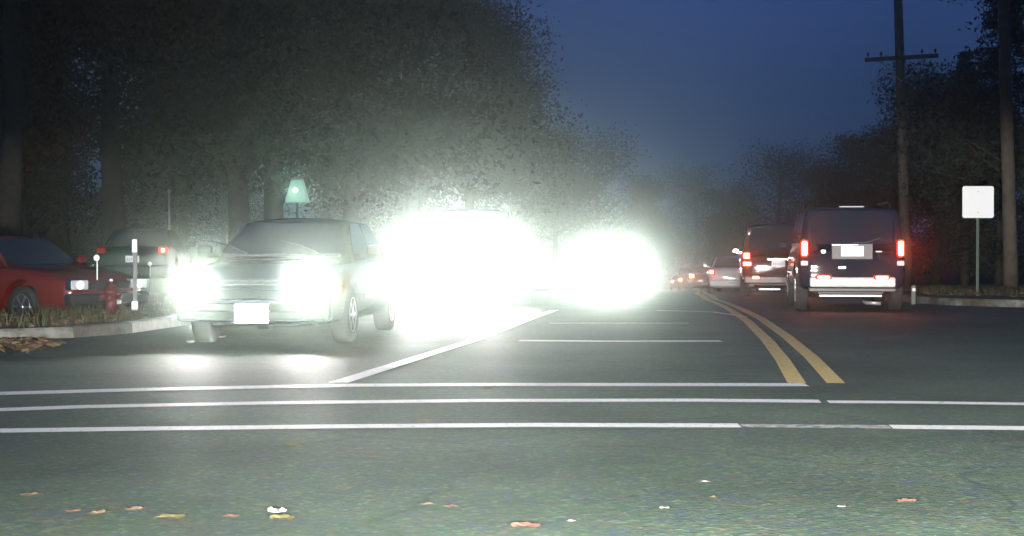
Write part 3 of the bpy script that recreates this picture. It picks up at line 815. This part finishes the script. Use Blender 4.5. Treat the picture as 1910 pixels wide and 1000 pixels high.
# ---------------------------------------------------------------- trees
def leaf_mat(name, cols):
    m = mat(name, cols[0], .75, spec=.3); t = m.node_tree; n = t.nodes; b = n['Principled BSDF']
    g = n.new('ShaderNodeNewGeometry'); cr = n.new('ShaderNodeValToRGB'); cr.color_ramp.interpolation = 'CONSTANT'
    e = cr.color_ramp.elements; e[0].position = 0; e[0].color = (*cols[0], 1); e[1].position = 1 / len(cols); e[1].color = (*cols[1], 1)
    for i, c in enumerate(cols[2:]): k = e.new((i + 2) / len(cols)); k.color = (*c, 1)
    t.links.new(g.outputs['Random Per Island'], cr.inputs['Fac']); t.links.new(cr.outputs[0], b.inputs['Base Color'])
    return m
M_LG = leaf_mat('green_leaves', [(.02, .05, .012), (.03, .06, .015), (.018, .035, .028), (.045, .06, .015), (.015, .03, .015), (.03, .04, .045)])
M_LR = leaf_mat('russet_leaves', [(.16, .035, .02), (.10, .05, .015), (.045, .06, .02), (.17, .06, .03), (.07, .02, .04), (.04, .05, .02)])
M_LD = leaf_mat('dark_needles', [(.022, .035, .028), (.03, .035, .022), (.02, .028, .03), (.035, .03, .025)])

def tree_data(seed, H, crown_r, crown_z, n_leaf, leaf=.10, spread=1.0):
    rnd = random.Random(seed)
    bm = bmesh.new()
    tips = []
    top = Vector((rnd.uniform(-.4, .4), rnd.uniform(-.4, .4), H * .86))
    tr = [Vector((0, 0, 0)).lerp(top, k / 7) + Vector((rnd.uniform(-.1, .1), rnd.uniform(-.1, .1), 0)) * (k > 0) for k in range(8)]
    r0 = H * .022
    add_tube(bm, tr, [r0 * (1.25 if k == 0 else 1 - .8 * k / 7) for k in range(8)], 10)
    for i in range(26):
        f = rnd.uniform(crown_z / H * .75, .98); q = f * 7 * .999; k = int(min(q, 6)); a0 = tr[k].lerp(tr[k + 1], q - k)
        ang = rnd.uniform(0, 2 * math.pi); ln = crown_r * rnd.uniform(.55, 1.05) * (1 - .45 * max(0, f - .55) / .45)
        d = Vector((math.cos(ang), math.sin(ang), rnd.uniform(.15, .75))).normalized()
        p = [a0]; cur = a0.copy()
        for s in range(4):
            cur = cur + (d + Vector((rnd.uniform(-.25, .25), rnd.uniform(-.25, .25), rnd.uniform(-.1, .2)))) * ln / 4; p.append(cur.copy())
        rr = r0 * .38 * (1 - f * .5)
        add_tube(bm, p, [rr, rr * .75, rr * .5, rr * .32, rr * .12], 6)
        tips += p[2:]
        for s in range(3):
            b0 = p[rnd.choice((2, 3))]; dd = Vector((rnd.uniform(-1, 1), rnd.uniform(-1, 1), rnd.uniform(-.2, .8))).normalized() * ln * .4
            add_tube(bm, [b0, b0 + dd * .5 + Vector((0, 0, .05)), b0 + dd], [rr * .35, rr * .22, rr * .08], 5); tips += [b0 + dd * .6, b0 + dd]
    tips.append(tr[-1])
    fix(bm)
    vs = []; fs = []
    sig = crown_r * .20 * spread
    G = lambda q: max(-1.3, min(1.3, rnd.gauss(0, .8))) * q
    for i in range(n_leaf):
        c = rnd.choice(tips) + Vector((G(sig), G(sig), G(sig * .8)))
        u = Vector((rnd.gauss(0, 1), rnd.gauss(0, 1), rnd.gauss(0, 1))).normalized(); w = u.cross(Vector((rnd.gauss(0, 1), rnd.gauss(0, 1), rnd.gauss(0, 1)))).normalized()
        s = leaf * rnd.uniform(.6, 1.4); k = len(vs)
        vs += [c - u * s, c + w * s * .5, c + u * s, c - w * s * .5]; fs.append((k, k + 1, k + 2, k + 3))
    me_t = bpy.data.meshes.new('trunk'); bm.to_mesh(me_t); bm.free(); me_t.materials.append(M_BARK)
    for p in me_t.polygons: p.use_smooth = True
    me_l = bpy.data.meshes.new('crown'); me_l.from_pydata(vs, [], fs); me_l.update()
    return me_t, me_l
def conifer_data(seed, H, rad, n_leaf):
    rnd = random.Random(seed); bm = bmesh.new()
    add_tube(bm, [(0, 0, 0), (0, 0, H * .5), (0, 0, H)], [H * .02, H * .012, .02], 9)
    vs = []; fs = []; z = H * .12; pts = []
    while z < H * .98:
        L = rad * (1 - z / H) ** .8 * rnd.uniform(.75, 1.1); nb = 7
        for k in range(nb):
            a = rnd.uniform(0, 6.28); e = Vector((math.cos(a) * L, math.sin(a) * L, z - L * .22 + .1)); s = Vector((0, 0, z))
            add_tube(bm, [s, s.lerp(e, .5) + Vector((0, 0, .06)), e], [.03, .02, .006], 4)
            pts.append((s, e, L))
        z += H * .035
    for i in range(n_leaf):
        s, e, L = rnd.choice(pts); f = rnd.random() ** .6; c = s.lerp(e, f) + Vector((rnd.gauss(0, .16), rnd.gauss(0, .16), rnd.gauss(-.08, .12)))
        u = Vector((rnd.gauss(0, 1), rnd.gauss(0, 1), rnd.gauss(-.5, .6))).normalized(); w = u.cross(Vector((rnd.gauss(0, 1), rnd.gauss(0, 1), rnd.gauss(0, 1)))).normalized()
        q = .11 * rnd.uniform(.6, 1.3); k = len(vs)
        vs += [c - u * q, c + w * q * .35, c + u * q, c - w * q * .35]; fs.append((k, k + 1, k + 2, k + 3))
    fix(bm)
    me_t = bpy.data.meshes.new('trunk'); bm.to_mesh(me_t); bm.free(); me_t.materials.append(M_BARK)
    me_l = bpy.data.meshes.new('crown'); me_l.from_pydata(vs, [], fs); me_l.update()
    return me_t, me_l
TD = {'A': tree_data(1, 16, 5.2, 4.5, 32000), 'B': tree_data(2, 13, 4.6, 3.0, 28000), 'C': tree_data(3, 18, 5.5, 7, 30000, spread=1.2),
      'D': tree_data(6, 20, 6.0, 11.5, 30000),
      'S': tree_data(4, 12, 4.0, 3.5, 7000, .09, 1.3), 'K': conifer_data(5, 13, 2.9, 16000)}
CM = {}
def tree(px, Y, kind, lm, scale, rot, label, name='leafy_tree', group='trees along the street', cat='tree'):
    t = thing(name, (X(px, Y), Y, gz(Y) + .02), label, cat, group, rot)
    t.scale = (scale,) * 3
    me_t, me_l = TD[kind]
    key = (kind, lm.name)
    if key not in CM:
        CM[key] = me_l.copy(); CM[key].materials.append(lm)
    a = bpy.data.objects.new('trunk', me_t); C.objects.link(a); a.parent = t
    b = bpy.data.objects.new('crown', CM[key]); C.objects.link(b); b.parent = t
TREES = [
 (112, 62, 'D', M_LR, 1.05, .7, 'tall russet tree left of the gap of sky, its crown over the gap'),
 (305, 60, 'D', M_LR, 1.0, 4.0, 'tall russet tree right of the gap of sky, left of the green trees'),
 (35, 60, 'B', M_LD, .92, 5.0, 'dark bushy tree at the far left under the russet crowns'),
 (345, 62, 'B', M_LG, .85, 1.9, 'green bushy tree between the gap of sky and the green lantern'),
 (20, 44, 'D', M_LR, .9, .3, 'tall russet tree at the far left, highest behind the red car'),
 (-90, 50, 'A', M_LR, 1.0, 1.3, 'broad russet tree reaching in from the left edge'),
 (215, 56, 'D', M_LR, 1.0, 2.1, 'high-crowned russet tree with a gap of sky below its crown'),
 (450, 50, 'A', M_LG, 1.08, .9, 'dense green tree behind the first oncoming car'),
 (520, 60, 'B', M_LG, 1.5, 3.3, 'big rounded green tree behind the green lantern'),
 (650, 68, 'A', M_LG, 1.2, 4.2, 'tall green tree left of the pickup glare'),
 (770, 80, 'C', M_LG, 1.15, 5.0, 'tall thin-based green tree over the pickup glare'),
 (870, 95, 'B', M_LG, 1.35, .2, 'green tree right above the pickup, just past the tall one'),
 (690, 110, 'B', M_LR, 1.2, 2.2, 'reddish-brown tree showing behind the tall green trees'),
 (955, 118, 'S', M_LG, 1.5, 1.0, 'thin open tree between the two dazzling glares'),
 (1040, 135, 'B', M_LG, 1.05, 3.0, 'green tree where the left side of the road ends'),
 (1120, 165, 'S', M_LG, 1.5, 5.5, 'sparse tree over the far oncoming SUV'),
 (1210, 190, 'B', M_LG, 1.0, 4.0, 'rounded tree closing the end of the road'),
 (1300, 200, 'S', M_LG, 1.35, 0.0, 'open-branched tree over the farthest queueing cars'),
 (1370, 160, 'B', M_LG, .82, 2.0, 'low green tree behind the white sedan'),
 (1450, 120, 'S', M_LD, 1.0, 3.0, 'bare thin tree above the maroon SUV'),
 (1530, 105, 'B', M_LD, .66, 1.0, 'low dark tree behind the left of the blue SUV'),
 (1640, 78, 'B', M_LD, .62, 2.7, 'dark bushy tree beside the crossarm pole'),
 (1745, 66, 'B', M_LD, .72, 4.4, 'dark bushy tree between the crossarm pole and the white sign'),
 (1800, 56, 'K', M_LD, .66, 0.0, 'dark pointed conifer behind the white sign'),
 (1868, 50, 'K', M_LD, .82, 1.0, 'tall dark conifer behind the pale-footed pole'),
 (1940, 44, 'A', M_LD, .75, 1.8, 'dark broad tree cut off by the right edge'),
 (80, 75, 'B', M_LD, .50, 0.4, 'low dark tree behind the red car roof'),
 (180, 85, 'B', M_LD, .42, 1.4, 'low dark tree under the gap of sky'),
 (290, 78, 'B', M_LD, .52, 2.4, 'low dark tree behind the thin pale pole'),
 (420, 90, 'B', M_LD, .75, 3.4, 'dark tree filling in behind the dense green tree'),
]
for a in TREES: tree(*a)
# far wood closing the horizon: nobody could count it
rnd = random.Random(99); vs = []; fs = []
for i in range(34000):
    x = rnd.uniform(-170, 210); y = rnd.uniform(215, 250); h = 6.0 + 3.0 * noise.noise(Vector((x * .05, 3.1, 0))) + 1.5 * noise.noise(Vector((x * .2, 7, 0)))
    z = gz(y) + rnd.random() ** .8 * max(2, h); c = Vector((x, y, z)); u = Vector((rnd.gauss(0, 1), rnd.gauss(0, 1), rnd.gauss(0, 1))).normalized(); w = u.cross(Vector((rnd.gauss(0, 1), 1, rnd.gauss(0, 1)))).normalized(); s = rnd.uniform(.3, .6); k = len(vs)
    vs += [c - u * s, c + w * s * .6, c + u * s, c - w * s * .6]; fs.append((k, k + 1, k + 2, k + 3))
o = from_data('far_woods', vs, fs, M_LD); o['kind'] = 'stuff'; o['label'] = 'far dark wood closing the horizon'; o['category'] = 'woods'

# ---------------------------------------------------------------- leaves and litter
def leaf_mesh(seed):
    rnd = random.Random(seed); n = 22; rim = []
    for i in range(n):
        a = 2 * math.pi * i / n
        r = .5 * (.62 + .38 * abs(math.cos(2.5 * a)) ** .7) * rnd.uniform(.9, 1.1)
        rim.append((r * math.cos(a), r * math.sin(a) * .85, .05 * abs(math.sin(a * 1.5 + seed)) + .08 * r + rnd.uniform(0, .04)))
    vs = [(0, 0, .02)] + rim; fs = [(0, i + 1, (i + 1) % n + 1) for i in range(n)]
    k = len(vs); vs += [(-.45, -.01, .05), (-.45, .01, .05), (-.85, .01, .12), (-.85, -.01, .12)]; fs.append((k, k + 1, k + 2, k + 3))
    me = bpy.data.meshes.new('fallen_leaf'); me.from_pydata(vs, [], fs); me.update(); return me
LM = [leaf_mesh(i) for i in range(4)]
tan = mat('tan_leaf', (.17, .12, .07), .8); rust = mat('rust_leaf', (.17, .085, .055), .8); yel = mat('yellow_leaf', (.14, .12, .045), .8); pale = mat('pale_leaf', (.42, .38, .32), .7)
LEAVES = [(52, 928, .10, tan, 'tan leaf on the asphalt in the lower left corner'), (136, 958, .07, rust, 'small rust leaf just left of a tan one near the bottom left'),
 (183, 962, .10, tan, 'tan leaf third from the left along the bottom'), (252, 955, .10, tan, 'tan leaf right of another tan one near the bottom left'),
 (318, 971, .13, yel, 'broad yellow-brown leaf at the bottom left'), (516, 961, .09, pale, 'pale upright leaf at the bottom, above a yellow one'),
 (528, 972, .12, yel, 'yellow leaf under the pale upright leaf'), (430, 968, .08, rust, 'rust leaf between two yellow leaves at the bottom'),
 (797, 945, .07, tan, 'small tan leaf at the bottom, left of the centre'), (842, 949, .07, rust, 'small rust leaf right of the small tan leaf at the bottom'),
 (983, 987, .13, rust, 'broad rust leaf at the very bottom under the far SUV'), (1066, 976, .045, pale, 'tiny pale leaf scrap at the bottom centre'),
 (1316, 902, .05, pale, 'tiny pale leaf scrap below the yellow lines'), (1331, 931, .05, yel, 'tiny yellow leaf scrap just below a pale scrap'),
 (1240, 951, .045, pale, 'tiny pale scrap left of the two below the yellow lines'), (1571, 949, .045, pale, 'tiny pale scrap below the blue SUV'),
 (1690, 940, .10, rust, 'dull rust leaf on the asphalt at the lower right'),
 (548, 834, .11, yel, 'dull olive leaf just below the crosswalk'), (790, 786, .10, yel, 'dull leaf between the two crosswalk lines'),
 (697, 853, .08, rust, 'dull brown leaf below the crosswalk, under the pickup'), (905, 728, .12, rust, 'brown leaf touching the stop line'),
 (412, 632, .14, pale, 'pale leaf under the first car bumper'), (355, 641, .12, pale, 'pale leaf at the first car front wheel')]
for i, (px, py, s, m, lab) in enumerate(LEAVES):
    me = LM[i % 4].copy(); me.materials.append(m)
    o = bpy.data.objects.new('fallen_leaf', me); C.objects.link(o)
    p = P(px, py); o.location = (p.x, p.y, p.z + .004); o.scale = (s, s, s * (2.2 if m is pale and s > .06 else 1.0)); o.rotation_euler = (0, 0, random.uniform(0, 6.28))
    tag(o, lab, 'leaf', 'fallen leaves on the road')
# litter in the left gutter and on the verges
def litter(name, n, sampler, m, smin, smax, label, kind='stuff', up=False):
    rnd = random.Random(hash(label) % 1000 if False else len(label)); vs = []; fs = []
    for i in range(n):
        x, y, z = sampler(rnd); s = rnd.uniform(smin, smax); a = rnd.uniform(0, 6.28)
        if up:
            h = s * 3; d = Vector((rnd.uniform(-.5, .5), rnd.uniform(-.3, .3), 1)) * h; b = Vector((math.cos(a), math.sin(a), 0)) * s * .14; c = Vector((x, y, z)); k = len(vs)
            vs += [c - b, c + b, c + d]; fs.append((k, k + 1, k + 2))
        else:
            u = Vector((math.cos(a), math.sin(a), rnd.uniform(-.5, .5))) * s; w = Vector((-math.sin(a), math.cos(a), rnd.uniform(-.5, .5))) * s * .6; c = Vector((x, y, z + s * .5)); k = len(vs)
            vs += [c - u, c + w, c + u, c - w]; fs.append((k, k + 1, k + 2, k + 3))
    o = from_data(name, vs, fs, m); tag(o, label, 'litter' if not up else 'grass', None, kind); return o
LL = leaf_mat('litter_leaves', [(.16, .08, .05), (.20, .12, .05), (.10, .06, .05), (.26, .20, .12), (.08, .07, .04)])
GR = leaf_mat('verge_grass_blades', [(.06, .08, .03), (.09, .07, .035), (.05, .06, .03), (.10, .085, .05)])
def gut(r):
    x = -4.75 - r.random() * 6; return x, 17.62 - abs(r.gauss(0, .5)) - .3 * r.random() - max(0, (x + 5.3) * 1.0), .0
litter('leaf_litter', 5200, gut, LL, .03, .08, 'brown leaf litter drifted in the gutter at the left corner')
def lv(r):
    while True:
        y = r.uniform(17.9, 40); x = lk(max(y, 21)) - r.random() ** 1.5 * 14
        if seg_d(x, y, left_kerb) > .2: return x, y, left_h(x, y)
litter('verge_grass', 26000, lv, GR, .02, .05, 'rough brown-green grass on the left verge', up=True)
litter('verge_leaves', 7000, lv, LL, .03, .07, 'brown fallen leaves scattered over the left verge grass')
def rv(r):
    y = r.uniform(28.6, 52); x = max(rk(y), 8.6 if y < 30 else 0) + .4 + r.random() * 12; return x, y, gz(y) + .15
litter('verge_grass', 22000, rv, GR, .02, .05, 'rough grass on the right verge around the sign', up=True)
litter('verge_leaves', 9000, rv, LL, .03, .08, 'reddish fallen leaves on the right verge by the sign')

# ---------------------------------------------------------------- haze, added to make the glow round the lamps
bm = bmesh.new(); add_box(bm, (20, 110, 11), (520, 330, 34), 0)
hz = bpy.data.materials.new('added_glow_haze'); hz.use_nodes = True; n = hz.node_tree.nodes; n.remove(n['Principled BSDF'])
v = n.new('ShaderNodeVolumePrincipled'); v.inputs['Density'].default_value = ADDED_HAZE_DENSITY; v.inputs['Color'].default_value = (.84, 1, .91, 1); v.inputs['Anisotropy'].default_value = .981
hz.cycles.volume_sampling = 'DISTANCE'
hz.node_tree.links.new(v.outputs[0], n['Material Output'].inputs['Volume'])
o = link_mesh('added_haze', bm, hz); o['kind'] = 'stuff'; o['label'] = 'thin haze added to make the glow round the headlights'; o['category'] = 'added_haze'
